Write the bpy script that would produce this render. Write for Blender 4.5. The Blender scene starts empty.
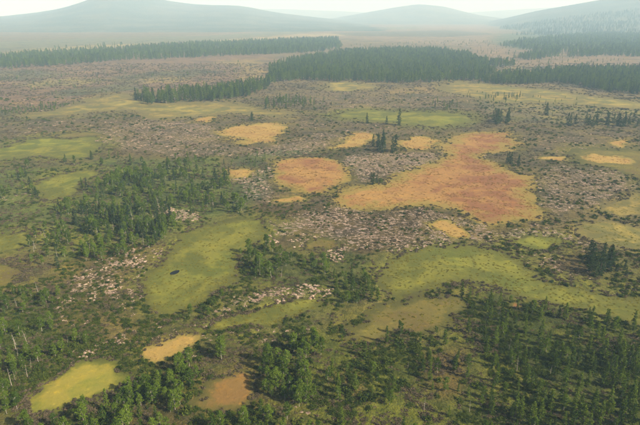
import bpy, math, random
import numpy as np
from mathutils import Vector

# ------------------------------------------------------------------ camera, sky, sun, exposure
SC = bpy.context.scene
COL = SC.collection
CAMH, F, W0, H0, HORIZON = 110.0, 554.0, 640.0, 425.0, 12.0
PITCH = math.atan((H0 / 2 - HORIZON) / F)
cam = bpy.data.objects.new('camera', bpy.data.cameras.new('camera'))
COL.objects.link(cam)
cam.location = (0, 0, CAMH)
cam.rotation_euler = (math.pi / 2 - PITCH, 0, 0)
cam.data.sensor_width = 36.0
cam.data.lens = 36.0 * F / W0
cam.data.clip_start = 1.0
cam.data.clip_end = 60000.0
SC.camera = cam

SUN_EL, SUN_AZ = math.radians(35), math.radians(118)      # azimuth clockwise from +Y (view direction)
sun_dir = Vector((math.sin(SUN_AZ) * math.cos(SUN_EL), math.cos(SUN_AZ) * math.cos(SUN_EL), math.sin(SUN_EL)))
world = bpy.data.worlds.new('World')
SC.world = world
world.use_nodes = True
wn = world.node_tree
sky = wn.nodes.new('ShaderNodeTexSky')
sky.sky_type = 'NISHITA'
sky.sun_disc = False
sky.sun_elevation = SUN_EL
sky.sun_rotation = SUN_AZ
sky.air_density = 1.0
sky.dust_density = 4.0
sky.ozone_density = 1.0
bg = wn.nodes['Background']
bg.inputs['Strength'].default_value = 0.05
wn.links.new(sky.outputs[0], bg.inputs['Color'])

sun = bpy.data.objects.new('sun', bpy.data.lights.new('sun', 'SUN'))
COL.objects.link(sun)
sun.data.energy = 5.0
sun.data.angle = math.radians(0.5)
sun.data.color = (1.0, 0.91, 0.76)
sun.rotation_euler = sun_dir.to_track_quat('Z', 'Y').to_euler()
sun.location = (200, -200, 400)

SC.view_settings.view_transform = 'Standard'
SC.view_settings.look = 'None'
SC.view_settings.exposure = 1.12
SC.view_settings.gamma = 1.0
SC.view_settings.use_curve_mapping = False
SC.render.engine = 'CYCLES'
cy = SC.cycles
cy.max_bounces = 5
cy.diffuse_bounces = 2
cy.glossy_bounces = 1
cy.transmission_bounces = 2
cy.volume_bounces = 2
cy.transparent_max_bounces = 4
cy.caustics_reflective = False
cy.caustics_refractive = False
cy.use_denoising = True
cy.use_adaptive_sampling = True

HAZE_DENSITY = 1.9e-4

# ------------------------------------------------------------------ helpers
rng = np.random.default_rng(7)
random.seed(7)
cp, sp = math.cos(PITCH), math.sin(PITCH)


def G(px, py):
    """photo pixel -> point on the level ground"""
    u, v = (px - W0 / 2) / F, -(py - H0 / 2) / F
    dy, dz = cp + v * sp, -sp + v * cp
    t = CAMH / -dz
    return u * t, dy * t


def Pix(x, y, z=0.0):
    dz = z - CAMH
    zc = y * cp - dz * sp
    yc = y * sp + dz * cp
    return W0 / 2 + F * x / zc, H0 / 2 - F * yc / zc


def vnoise(x, y, seed=0):
    xi, yi = np.floor(x).astype(np.int64), np.floor(y).astype(np.int64)
    fx, fy = x - xi, y - yi
    fx, fy = fx * fx * (3 - 2 * fx), fy * fy * (3 - 2 * fy)

    def h(a, b):
        n = (a * 374761393 + b * 668265263 + seed * 974711) & 0x7fffffff
        n = ((n ^ (n >> 13)) * 1274126177) & 0x7fffffff
        return ((n ^ (n >> 16)) & 0xffff) / 65535.0
    a, b, c, d = h(xi, yi), h(xi + 1, yi), h(xi, yi + 1), h(xi + 1, yi + 1)
    return (a * (1 - fx) + b * fx) * (1 - fy) + (c * (1 - fx) + d * fx) * fy


def fbm(x, y, seed=0, octv=4):
    s, a, t = 0, 0.5, 0
    for k in range(octv):
        s = s + a * vnoise(x * 2 ** k, y * 2 ** k, seed + k * 17)
        t += a
        a *= 0.55
    return s / t


def smooth(t):
    t = np.clip(t, 0, 1)
    return t * t * (3 - 2 * t)


def base_z(x, y):
    x, y = np.asarray(x, float), np.asarray(y, float)
    return 1.6 * (fbm(x / 170.0, y / 170.0, 3, 3) - 0.5)


def poly_sd(X, Y, P):
    """signed distance to polygon, negative inside"""
    P = np.asarray(P, float)
    Q = np.roll(P, -1, 0)
    d2 = np.full(X.shape, 1e18)
    inside = np.zeros(X.shape, bool)
    for (ax, ay), (bx, by) in zip(P, Q):
        ex, ey = bx - ax, by - ay
        wx, wy = X - ax, Y - ay
        t = np.clip((wx * ex + wy * ey) / (ex * ex + ey * ey + 1e-9), 0, 1)
        d2 = np.minimum(d2, (wx - ex * t) ** 2 + (wy - ey * t) ** 2)
        c = (ay > Y) != (by > Y)
        inside ^= c & (X < ex * (Y - ay) / (ey if abs(ey) > 1e-9 else 1e-9) + ax)
    d = np.sqrt(d2)
    return np.where(inside, -d, d)


def wpoly(pix):
    return np.array([G(a, b) for a, b in pix])


def chaikin(P, n=2):
    for _ in range(n):
        Q = np.roll(P, -1, 0)
        P = np.stack([0.75 * P + 0.25 * Q, 0.25 * P + 0.75 * Q], 1).reshape(-1, 2)
    return P


def mesh_from(name, V, Fc, smooth_shade=True):
    V = np.asarray(V, np.float32)
    Fc = np.asarray(Fc, np.int32)
    me = bpy.data.meshes.new(name)
    n, k = Fc.shape
    me.vertices.add(len(V))
    me.vertices.foreach_set('co', V.ravel())
    me.loops.add(n * k)
    me.loops.foreach_set('vertex_index', Fc.ravel())
    me.polygons.add(n)
    me.polygons.foreach_set('loop_start', np.arange(0, n * k, k, dtype=np.int32))
    me.polygons.foreach_set('loop_total', np.full(n, k, np.int32))
    me.polygons.foreach_set('use_smooth', np.full(n, smooth_shade, bool))
    me.update(calc_edges=True)
    return me


def attr(me, name, data, kind='FLOAT'):
    a = me.attributes.new(name, kind, 'POINT')
    data = np.asarray(data, np.float32)
    if kind == 'FLOAT_COLOR':
        d4 = np.ones((len(data), 4), np.float32)
        d4[:, :3] = data
        a.data.foreach_set('color', d4.ravel())
    else:
        a.data.foreach_set('value', data.ravel())


def obj(name, me, mats=None, parent=None, loc=None, kind=None, label=None, cat=None, group=None):
    if mats is not None and len(me.materials) == 0:
        me.materials.append(mats)
    o = bpy.data.objects.new(name, me)
    COL.objects.link(o)
    if parent is not None:
        o.parent = parent
    if loc is not None:
        o.location = loc
    for k, v in (('kind', kind), ('label', label), ('category', cat), ('group', group)):
        if v:
            o[k] = v
    return o


class Nodes:
    def __init__(self, name):
        self.m = bpy.data.materials.new(name)
        self.m.use_nodes = True
        self.t = self.m.node_tree
        self.t.nodes.clear()
        self.out = self.n('ShaderNodeOutputMaterial')

    def n(self, kind, **kw):
        nd = self.t.nodes.new(kind)
        for k, v in kw.items():
            setattr(nd, k, v)
        return nd

    def put(self, socket, v):
        if isinstance(v, bpy.types.NodeSocket):
            self.t.links.new(v, socket)
        elif isinstance(v, (tuple, list)) and len(v) == 3 and socket.type == 'RGBA':
            socket.default_value = (*v, 1)
        else:
            socket.default_value = v

    def noise(self, scale, detail=4.0, rough=0.55, coord=None, dist=0.0):
        nd = self.n('ShaderNodeTexNoise')
        nd.inputs['Scale'].default_value = scale
        nd.inputs['Detail'].default_value = detail
        nd.inputs['Roughness'].default_value = rough
        nd.inputs['Distortion'].default_value = dist
        if coord is None:
            coord = self.pos()
        self.t.links.new(coord, nd.inputs['Vector'])
        return nd.outputs['Fac']

    def pos(self):
        if not hasattr(self, '_p'):
            self._p = self.n('ShaderNodeNewGeometry').outputs['Position']
        return self._p

    def ramp(self, v, lo, hi, a=0.0, b=1.0):
        nd = self.n('ShaderNodeMapRange')
        nd.interpolation_type = 'SMOOTHSTEP'
        self.put(nd.inputs['Value'], v)
        for k, val in (('From Min', lo), ('From Max', hi), ('To Min', a), ('To Max', b)):
            nd.inputs[k].default_value = val
        return nd.outputs['Result']

    def mix(self, fac, a, b, mode='MIX'):
        nd = self.n('ShaderNodeMix', data_type='RGBA', blend_type=mode)
        self.put(nd.inputs[0], fac)
        self.put(nd.inputs[6], a)
        self.put(nd.inputs[7], b)
        return nd.outputs[2]

    def math(self, op, a, b=0.0):
        nd = self.n('ShaderNodeMath', operation=op)
        self.put(nd.inputs[0], a)
        self.put(nd.inputs[1], b)
        return nd.outputs[0]

    def attr(self, name, what='Fac'):
        nd = self.n('ShaderNodeAttribute', attribute_name=name)
        return nd.outputs[what]

    def bump(self, h, strength, dist):
        nd = self.n('ShaderNodeBump')
        nd.inputs['Strength'].default_value = strength
        nd.inputs['Distance'].default_value = dist
        self.put(nd.inputs['Height'], h)
        return nd.outputs[0]

    def diffuse(self, col, normal=None, rough=1.0):
        nd = self.n('ShaderNodeBsdfPrincipled')
        self.put(nd.inputs['Base Color'], col)
        nd.inputs['Roughness'].default_value = rough
        nd.inputs['Specular IOR Level'].default_value = 0.15
        if normal is not None:
            self.put(nd.inputs['Normal'], normal)
        return nd.outputs[0]

    def finish(self, sh):
        self.t.links.new(sh, self.out.inputs['Surface'])
        return self.m


# ------------------------------------------------------------------ materials
def ground_material():
    N = Nodes('bog_heath')
    zone = N.attr('zone', 'Color')
    n1 = N.noise(0.045, 5, 0.6)
    n2 = N.noise(0.35, 5, 0.65)
    n3 = N.noise(1.6, 3, 0.6)
    c = N.mix(N.ramp(n1, 0.35, 0.68), zone, (1.30, 1.32, 0.80), 'MULTIPLY')
    c = N.mix(N.ramp(n2, 0.42, 0.62, 0, 0.75), c, N.mix(1.0, c, (0.42, 0.50, 0.42), 'MULTIPLY'))
    c = N.mix(N.ramp(n3, 0.5, 0.72, 0, 0.8), c, N.mix(1.0, c, (1.9, 1.65, 1.45), 'MULTIPLY'))
    c = N.mix(N.ramp(N.noise(0.75, 4, 0.7), 0.57, 0.70, 0, 0.6), c, N.mix(1.0, c, (0.3, 0.33, 0.3), 'MULTIPLY'))
    c = N.mix(N.ramp(N.noise(0.018, 5, 0.65, dist=0.5), 0.50, 0.60, 0, 0.6), c, N.mix(1.0, c, (0.45, 0.55, 0.5), 'MULTIPLY'))
    c = N.mix(N.ramp(N.noise(0.012, 5, 0.65, dist=0.8), 0.56, 0.66, 0, 0.6), c, N.mix(1.0, c, (1.6, 1.55, 1.2), 'MULTIPLY'))
    pale = N.attr('pale')
    mp = N.n('ShaderNodeMapping')
    mp.inputs['Scale'].default_value = (0.75, 1.0, 1.0)
    N.t.links.new(N.pos(), mp.inputs['Vector'])
    k = N.math('MULTIPLY', N.noise(0.55, 4, 0.7, mp.outputs[0], 0.6), N.math('ADD', pale, 0.55))
    lc = N.mix(N.ramp(N.noise(1.1, 3, 0.6), 0.35, 0.65), (0.33, 0.255, 0.20), (0.15, 0.105, 0.075))
    c = N.mix(N.ramp(k, 0.60, 0.68, 0, 0.9), c, lc)
    b = N.bump(N.math('ADD', n2, N.math('MULTIPLY', n3, 0.5)), 0.9, 0.9)
    return N.finish(N.diffuse(c, b))


def lawn_material(name, centre, blotch, rim, outside, blotch_lo=0.5, fine=0.5, soft=0.15):
    """moss or sedge lawn: a rim of another growth, blotches, streaks; 'edge' = metres inside the margin"""
    N = Nodes(name)
    e = N.attr('edge')
    n1 = N.noise(0.05, 5, 0.62, dist=0.6)
    n2 = N.noise(0.25, 5, 0.65, dist=0.4)
    n3 = N.noise(1.0, 5, 0.75)
    c = N.mix(N.ramp(N.math('ADD', n1, N.math('MULTIPLY', N.attr('tone'), 0.16)), blotch_lo - 0.02, blotch_lo + 0.20), centre, blotch)
    c = N.mix(N.ramp(n2, 0.48, 0.70, 0, 0.7), c, N.mix(1.0, c, (1.35, 1.2, 0.8), 'MULTIPLY'))
    n0 = N.noise(0.017, 3, 0.6)
    c = N.mix(N.ramp(n0, 0.45, 0.62, 0, 0.55), c, N.mix(1.0, c, (1.12, 1.25, 1.15), 'MULTIPLY'))
    e2 = N.math('ADD', e, N.math('MULTIPLY', N.math('SUBTRACT', n2, 0.5), 2.0))
    e2 = N.math('ADD', e2, N.math('MULTIPLY', N.math('SUBTRACT', n1, 0.5), 2.6))
    c = N.mix(N.ramp(e2, 0.10, 1.1, 1, 0), c, rim)
    c = N.mix(N.ramp(e2, -0.5, soft, 1, 0), c, outside)
    c = N.mix(N.ramp(n3, 0.52, 0.75, 0, fine), c, N.mix(1.0, c, (0.5, 0.55, 0.5), 'MULTIPLY'))
    c = N.mix(N.ramp(N.noise(0.6, 3, 0.6), 0.58, 0.72, 0, fine), c, N.mix(1.0, c, (1.5, 1.4, 1.1), 'MULTIPLY'))
    b = N.bump(N.math('ADD', n2, n3), 0.6, 0.35)
    return N.finish(N.diffuse(c, b))


HEATH = (0.070, 0.058, 0.030)
OLIVE = (0.070, 0.078, 0.022)
LAWN = {
    'orange': lawn_material('orange_moss', (0.232, 0.130, 0.042), (0.160, 0.072, 0.032), (0.185, 0.140, 0.032), (0.090, 0.078, 0.018), 0.50, 0.65),
    'gold': lawn_material('golden_moss', (0.250, 0.165, 0.048), (0.200, 0.120, 0.036), (0.190, 0.148, 0.034), (0.090, 0.078, 0.018), 0.5, 0.65),
    'rust': lawn_material('rusty_moss', (0.155, 0.092, 0.026), (0.140, 0.058, 0.028), (0.105, 0.084, 0.019), (0.062, 0.058, 0.013), 0.5, 0.75, 0.6),
    'yellow': lawn_material('yellow_green_moss', (0.195, 0.158, 0.026), (0.125, 0.128, 0.018), (0.095, 0.102, 0.013), (0.062, 0.066, 0.012), 0.48, 0.6, 0.5),
    'green': lawn_material('sedge', (0.140, 0.138, 0.020), (0.072, 0.080, 0.013), (0.094, 0.095, 0.015), (0.058, 0.060, 0.012), 0.44, 0.65, 0.9),
    'olive': lawn_material('dry_sedge', (0.108, 0.092, 0.021), (0.088, 0.068, 0.021), (0.075, 0.072, 0.015), (0.058, 0.056, 0.013), 0.48, 0.7, 0.9),
    'straw': lawn_material('straw_sedge', (0.205, 0.158, 0.040), (0.090, 0.084, 0.026), (0.125, 0.104, 0.030), (0.085, 0.074, 0.028), 0.43, 0.7, 0.9),
}


def leaf_material(name, dark, light, trans=0.25):
    N = Nodes(name)
    g = N.n('ShaderNodeNewGeometry')
    oi = N.n('ShaderNodeObjectInfo')
    r = N.math('ADD', N.math('MULTIPLY', g.outputs['Random Per Island'], 0.55), N.math('MULTIPLY', oi.outputs['Random'], 0.45))
    c = N.mix(N.ramp(r, 0.1, 0.9), dark, light)
    d = N.n('ShaderNodeBsdfDiffuse')
    N.put(d.inputs[0], c)
    t = N.n('ShaderNodeBsdfTranslucent')
    N.put(t.inputs[0], N.mix(1.0, c, (1.3, 1.35, 0.7), 'MULTIPLY'))
    m = N.n('ShaderNodeMixShader')
    m.inputs[0].default_value = trans
    N.t.links.new(d.outputs[0], m.inputs[1])
    N.t.links.new(t.outputs[0], m.inputs[2])
    return N.finish(m.outputs[0])


def plain_material(name, a, b, scale=3.0, objrand=False, rough=0.95):
    N = Nodes(name)
    tc = N.n('ShaderNodeTexCoord').outputs['Object']
    c = N.mix(N.ramp(N.noise(scale, 4, 0.6, tc), 0.38, 0.66), a, b)
    if objrand:
        oi = N.n('ShaderNodeObjectInfo')
        c = N.mix(N.math('MULTIPLY', oi.outputs['Random'], 0.8), c, N.mix(1.0, c, (0.5, 0.48, 0.48), 'MULTIPLY'))
    return N.finish(N.diffuse(c, None, rough))


M_BIRCH = leaf_material('birch_leaves', (0.024, 0.050, 0.007), (0.118, 0.172, 0.018), 0.18)
M_LARCH = leaf_material('larch_needles', (0.024, 0.048, 0.008), (0.115, 0.160, 0.019), 0.16)
M_SPRUCE = leaf_material('conifer_needles', (0.016, 0.034, 0.014), (0.055, 0.082, 0.026), 0.1)
M_SHRUB = leaf_material('shrub_leaves', (0.018, 0.034, 0.006), (0.075, 0.096, 0.014), 0.12)
M_HEATH = leaf_material('heath_twigs', (0.035, 0.034, 0.016), (0.120, 0.092, 0.058), 0.08)
M_SEDGE = leaf_material('sedge_blades', (0.115, 0.115, 0.020), (0.215, 0.195, 0.036), 0.35)
M_MOSS = leaf_material('moss_tuft_blades', (0.140, 0.080, 0.030), (0.245, 0.150, 0.048), 0.1)
M_WHITEBARK = plain_material('birch_bark', (0.42, 0.39, 0.33), (0.22, 0.20, 0.16), 2.0)
M_BARK = plain_material('larch_bark', (0.16, 0.13, 0.10), (0.07, 0.055, 0.04), 2.5)
M_DEAD = plain_material('weathered_wood', (0.36, 0.32, 0.26), (0.20, 0.17, 0.13), 2.0)
M_LICHEN = plain_material('pale_lichen', (0.41, 0.31, 0.225), (0.16, 0.11, 0.07), 1.9, True)
M_GROUND = ground_material()

# ------------------------------------------------------------------ lawns traced from the photo (pixels -> ground)
LAWNS = [
    # kind, name, label, polygon
    ('gold', 'moss_lawn', 'golden orange moss lawn with a pointed left end, upper left centre', [(216, 131), (224, 127), (240, 124), (262, 122), (280, 123), (289, 128), (281, 135), (268, 142), (254, 146), (240, 141), (224, 137)]),
    ('orange', 'moss_lawn', 'round orange moss lawn left of the largest orange lawn', [(276, 166), (282, 161), (300, 158), (325, 159), (343, 165), (350, 175), (345, 183), (330, 190), (308, 193), (290, 187), (280, 177)]),
    ('orange', 'moss_lawn', 'largest rust orange moss lawn, spreading right of centre', [(332, 197), (338, 190), (352, 187), (368, 184), (385, 181), (398, 173), (420, 166), (441, 156), (434, 148), (444, 138), (470, 133), (500, 131), (516, 132), (514, 142), (505, 150), (484, 151), (468, 154), (485, 161), (505, 167), (520, 172), (532, 176), (534, 186), (530, 195), (540, 205), (546, 214), (536, 222), (515, 219), (495, 223), (478, 224), (465, 216), (440, 207), (415, 204), (395, 209), (375, 213), (350, 209), (338, 203)]),
    ('gold', 'moss_lawn', 'small golden moss lawn left of the dark conifer clump', [(331, 147), (345, 138), (350, 132), (368, 131), (373, 137), (362, 145), (346, 150)]),
    ('gold', 'moss_lawn', 'golden moss strip right of the dark conifer clump', [(398, 139), (420, 136), (440, 139), (432, 147), (415, 150), (399, 147)]),
    ('gold', 'moss_lawn', 'short golden moss strip, left of the two far right strips', [(536, 160), (545, 157), (562, 156), (566, 160), (552, 162)]),
    ('gold', 'moss_lawn', 'long golden moss strip at far right', [(574, 157), (588, 153), (606, 155), (625, 158), (623, 163), (606, 163), (592, 160)]),
    ('gold', 'moss_lawn', 'small golden moss spot near the right edge', [(610, 141), (628, 138), (633, 147), (622, 149)]),
    ('gold', 'moss_lawn', 'tiny orange moss spot above the pointed golden lawn', [(193, 119), (205, 116), (220, 117), (213, 121), (197, 122)]),
    ('gold', 'moss_lawn', 'small ochre moss spot between left wood and round orange lawn', [(222, 173), (240, 168), (254, 172), (246, 179), (228, 180)]),
    ('gold', 'moss_lawn', 'small yellow moss spot just below the round orange lawn', [(278, 197), (298, 194), (299, 198), (282, 202)]),
    ('gold', 'moss_lawn', 'pale sandy moss spot above the yellow green lawn', [(140, 354), (145, 344), (165, 338), (184, 333), (197, 335), (191, 348), (176, 353), (160, 359), (144, 360)]),
    ('rust', 'moss_lawn', 'rusty brown moss lawn at the bottom, left of centre', [(197, 390), (204, 381), (225, 378), (240, 371), (252, 377), (257, 395), (251, 409), (228, 416), (206, 412), (199, 400)]),
    ('rust', 'moss_lawn', 'tiny reddish moss spot among the lower right trees', [(509, 309), (515, 306), (521, 308), (519, 311), (512, 312)]),
    ('yellow', 'moss_lawn', 'bright yellow green moss lawn at lower left', [(6, 412), (24, 394), (48, 377), (66, 363), (95, 358), (117, 362), (121, 375), (115, 391), (100, 399), (75, 405), (55, 409), (30, 416)]),
    ('green', 'sedge_meadow', 'light green sedge meadow around the dark pond', [(139, 292), (146, 278), (157, 262), (168, 246), (190, 231), (220, 223), (250, 217), (270, 216), (258, 236), (246, 256), (236, 274), (226, 288), (210, 299), (190, 308), (165, 312), (147, 305)]),
    ('green', 'sedge_meadow', 'narrow green sedge meadow below the pale lichen bank', [(208, 330), (215, 322), (245, 317), (265, 308), (288, 300), (312, 296), (327, 297), (321, 304), (300, 315), (270, 326), (240, 333), (215, 336)]),
    ('green', 'sedge_meadow', 'broad green sedge meadow sweeping across right of centre', [(378, 272), (388, 260), (410, 252), (440, 246), (480, 244), (515, 252), (540, 272), (562, 284), (600, 290), (660, 296), (720, 305), (720, 330), (640, 318), (600, 314), (560, 307), (530, 302), (500, 291), (470, 286), (446, 292), (425, 300), (400, 302), (385, 290)]),
    ('olive', 'sedge_meadow', 'brownish sedge slope in front of the broad green meadow', [(350, 334), (366, 318), (382, 304), (402, 306), (420, 300), (440, 302), (462, 300), (470, 308), (452, 318), (438, 328), (405, 330), (392, 340), (366, 342)]),
    ('green', 'sedge_meadow', 'lens shaped yellow green meadow ringed by dark heath', [(506, 241), (525, 237), (550, 238), (570, 241), (566, 249), (550, 253), (530, 250)]),
    ('straw', 'sedge_meadow', 'straw coloured meadow at the right edge', [(573, 228), (590, 222), (615, 222), (640, 226), (700, 234), (700, 258), (640, 254), (620, 249), (595, 241), (578, 235)]),
    ('straw', 'sedge_meadow', 'straw coloured corner of meadow touching the right edge', [(601, 211), (609, 201), (630, 195), (670, 192), (680, 214), (640, 215), (615, 217)]),
    ('gold', 'moss_lawn', 'small bright yellow moss lens below the largest orange lawn', [(427, 228), (434, 222), (450, 222), (468, 230), (472, 237), (456, 240), (440, 238)]),
    ('olive', 'moss_lawn', 'small dull yellow moss spot amid pale speckled heath', [(299, 243), (308, 237), (326, 241), (330, 247), (318, 252), (302, 251)]),
    ('green', 'sedge_meadow', 'pale green sedge meadow at the left edge behind the wood', [(-40, 152), (0, 149), (30, 140), (60, 136), (85, 138), (103, 146), (98, 156), (75, 160), (40, 156), (10, 158), (-30, 164)]),
    ('olive', 'sedge_meadow', 'ochre strip beside the pale green meadow at left', [(62, 136), (80, 131), (98, 133), (103, 140), (88, 138)]),
    ('green', 'sedge_meadow', 'small sedge glade touching the left edge', [(-30, 236), (0, 234), (20, 229), (34, 232), (28, 243), (10, 250), (-30, 258)]),
    ('olive', 'sedge_meadow', 'ochre green sedge glade at the left edge', [(-40, 268), (0, 264), (22, 268), (26, 277), (10, 284), (-40, 292)]),
    ('green', 'sedge_meadow', 'small bright sedge clearing inside the left wood', [(62, 240), (85, 235), (107, 237), (100, 244), (70, 247)]),
    ('green', 'sedge_meadow', 'green glade in the upper left wood', [(38, 182), (60, 172), (85, 170), (95, 178), (72, 196), (45, 200)]),
    ('straw', 'sedge_meadow', 'long straw coloured meadow winding below the left forest', [(8, 118), (50, 112), (75, 104), (95, 97), (110, 94), (136, 92), (140, 101), (180, 103), (225, 102), (262, 107), (300, 113), (290, 117), (262, 116), (225, 113), (205, 117), (165, 118), (148, 119), (140, 110), (100, 112), (60, 117)]),
    ('green', 'sedge_meadow', 'long green meadow strip behind the dark conifer clump', [(332, 113), (370, 110), (420, 112), (470, 114), (474, 120), (448, 128), (418, 127), (395, 122), (360, 119), (335, 119)]),
    ('straw', 'sedge_meadow', 'straw coloured plain below the right forest', [(438, 82), (460, 80), (500, 86), (560, 90), (600, 97), (660, 104), (660, 112), (600, 108), (548, 103), (500, 104), (470, 96), (440, 92)]),
    ('straw', 'sedge_meadow', 'thin straw strip below the central forest', [(318, 84), (345, 81), (375, 84), (372, 90), (340, 92)]),
    ('olive', 'sedge_meadow', 'dull meadow at the right edge above the straw corner', [(560, 150), (585, 147), (612, 150), (640, 152), (690, 160), (690, 190), (640, 186), (622, 172), (600, 167), (575, 163)]),
]
LW = [(k, nm, lb, chaikin(wpoly(pg), 2)) for k, nm, lb, pg in LAWNS]


def warp(X, Y):
    D = np.hypot(X, Y)
    a = 2.2 + D * 0.010
    return (X + a * 2 * (fbm(X / 9, Y / 9, 41, 3) - 0.5) + a * (vnoise(X / 30, Y / 30, 43) - 0.5) * 2,
            Y + a * 2 * (fbm(X / 9, Y / 9, 59, 3) - 0.5) + a * (vnoise(X / 30, Y / 30, 61) - 0.5) * 2)


def lawn_sd(X, Y, Wx, Wy, P):
    """signed distance (m) with culling; far away = large"""
    m = 60.0
    sel = (Wx > P[:, 0].min() - m) & (Wx < P[:, 0].max() + m) & (Wy > P[:, 1].min() - m) & (Wy < P[:, 1].max() + m)
    out = np.full(X.shape, 999.0)
    if sel.any():
        out[sel] = poly_sd(Wx[sel], Wy[sel], P)
    return out


def lawn_mask(X, Y):
    Wx, Wy = warp(X, Y)
    sd = np.full(X.shape, 999.0)
    for k, nm, lb, P in LW:
        sd = np.minimum(sd, lawn_sd(X, Y, Wx, Wy, P))
    return sd


# ------------------------------------------------------------------ ground
ZONES = [  # colour of the ground cover, softness, polygon (pixels)
    ((0.082, 0.064, 0.034), 0.25, [(-80, 130), (100, 118), (330, 112), (480, 110), (720, 118), (720, 235), (560, 232), (430, 240), (300, 232), (200, 170), (100, 165), (-80, 150)]),
    ((0.125, 0.082, 0.058), 0.2, [(-80, 68), (100, 60), (270, 54), (285, 70), (250, 88), (140, 92), (60, 110), (-80, 112)]),
    ((0.144, 0.104, 0.073), 0.15, [(120, 40), (330, 26), (480, 26), (520, 40), (460, 46), (340, 38), (200, 44)]),
    ((0.137, 0.095, 0.066), 0.15, [(470, 40), (560, 48), (660, 56), (660, 64), (560, 70), (500, 62), (470, 52)]),
    ((0.097, 0.075, 0.045), 0.2, [(240, 84), (330, 82), (480, 84), (500, 100), (470, 112), (330, 112), (240, 104)]),
    ((0.108, 0.092, 0.049), 0.2, [(480, 100), (720, 110), (720, 128), (500, 122)]),
    ((0.072, 0.084, 0.022), 0.3, [(-60, 170), (60, 170), (110, 160), (220, 158), (250, 200), (220, 225), (150, 255), (60, 262), (-60, 262)]),
    ((0.086, 0.074, 0.032), 0.3, [(-60, 240), (30, 235), (60, 260), (50, 300), (-60, 300)]),
    ((0.096, 0.076, 0.026), 0.3, [(55, 262), (100, 248), (165, 240), (160, 270), (140, 300), (160, 320), (130, 345), (60, 345), (50, 300)]),
    ((0.060, 0.044, 0.022), 0.3, [(260, 205), (420, 206), (500, 224), (560, 230), (600, 245), (590, 275), (540, 272), (500, 245), (380, 262), (330, 262), (270, 245)]),
    ((0.056, 0.062, 0.016), 0.3, [(228, 250), (330, 250), (385, 270), (372, 305), (330, 300), (230, 285)]),
    ((0.064, 0.062, 0.016), 0.3, [(120, 345), (210, 312), (330, 310), (350, 335), (320, 360), (240, 370), (160, 370)]),
    ((0.072, 0.078, 0.012), 0.3, [(300, 335), (380, 340), (470, 320), (480, 440), (300, 440)]),
    ((0.083, 0.061, 0.020), 0.5, [(420, 352), (485, 345), (520, 370), (505, 400), (440, 395)]),
    ((0.086, 0.067, 0.025), 0.5, [(330, 375), (365, 370), (375, 400), (345, 408)]),
    ((0.030, 0.036, 0.012), 0.3, [(455, 292), (520, 302), (640, 322), (720, 330), (720, 480), (470, 480), (478, 350)]),
    ((0.064, 0.072, 0.017), 0.3, [(-60, 300), (60, 300), (50, 345), (20, 400), (-60, 420)]),
    ((0.054, 0.044, 0.017), 0.4, [(-40, 400), (20, 405), (100, 408), (190, 400), (200, 450), (-40, 450)]),
    ((0.050, 0.058, 0.010), 0.5, [(455, 292), (520, 302), (640, 322), (720, 330), (720, 480), (470, 480), (478, 350)]),
    ((0.085, 0.080, 0.018), 0.6, [(560, 330), (600, 340), (590, 352), (555, 345)]),
    ((0.090, 0.085, 0.018), 0.6, [(490, 365), (530, 362), (540, 385), (500, 395)]),
    ((0.150, 0.120, 0.060), 0.3, [(20, 82), (70, 78), (110, 80), (80, 86), (30, 88)]),
    ((0.160, 0.115, 0.055), 0.3, [(215, 62), (262, 58), (266, 74), (250, 82), (236, 78), (240, 68)]),
    ((0.085, 0.075, 0.045), 0.3, [(-60, 72), (40, 70), (70, 74), (30, 80), (-60, 82)]),
    ((0.080, 0.070, 0.042), 0.3, [(110, 76), (200, 68), (215, 72), (180, 80), (120, 86)]),
    ((0.085, 0.078, 0.045), 0.3, [(60, 90), (135, 84), (140, 90), (95, 95), (60, 98)]),
    ((0.170, 0.125, 0.065), 0.3, [(128, 80), (170, 76), (190, 80), (150, 84)]),
    ((0.190, 0.150, 0.070), 0.3, [(0, 54), (40, 48), (110, 44), (150, 42), (148, 45), (60, 51), (0, 60)]),
    ((0.210, 0.165, 0.095), 0.3, [(190, 42), (300, 34), (420, 32), (420, 34), (300, 37), (200, 45)]),
    ((0.085, 0.075, 0.050), 0.3, [(330, 33), (450, 30), (500, 34), (450, 37), (350, 36)]),
    ((0.175, 0.125, 0.060), 0.3, [(328, 86), (370, 84), (374, 88), (340, 91)]),
    ((0.170, 0.120, 0.055), 0.3, [(388, 90), (430, 87), (432, 92), (395, 94)]),
    ((0.150, 0.130, 0.055), 0.3, [(560, 104), (640, 110), (640, 116), (570, 110)]),
    ((0.055, 0.062, 0.026), 0.3, [(240, 158), (300, 148), (340, 152), (275, 158), (270, 190), (240, 205), (222, 190)]),
    ((0.060, 0.064, 0.030), 0.3, [(600, 150), (690, 150), (690, 200), (640, 196), (620, 175)]),
    ((0.092, 0.082, 0.024), 0.5, [(220, 222), (260, 212), (300, 216), (290, 230), (262, 244), (235, 262), (222, 280), (215, 262)]),
    ((0.078, 0.074, 0.020), 0.5, [(205, 300), (240, 285), (330, 300), (350, 315), (330, 335), (210, 345)]),
    ((0.105, 0.100, 0.062), 0.3, [(90, 45), (200, 42), (330, 31), (420, 29), (420, 26), (300, 30), (200, 36), (90, 38), (-120, 46), (-120, 56), (0, 52)]),  # wooded ground below the mountain, haze paleness put into its colour
    ((0.070, 0.080, 0.045), 0.3, [(520, 50), (560, 46), (640, 46), (760, 46), (760, 28), (600, 30), (500, 34), (490, 42)]),
]
ZW = [(np.array(c), s, wpoly(p)) for c, s, p in ZONES]


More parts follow.
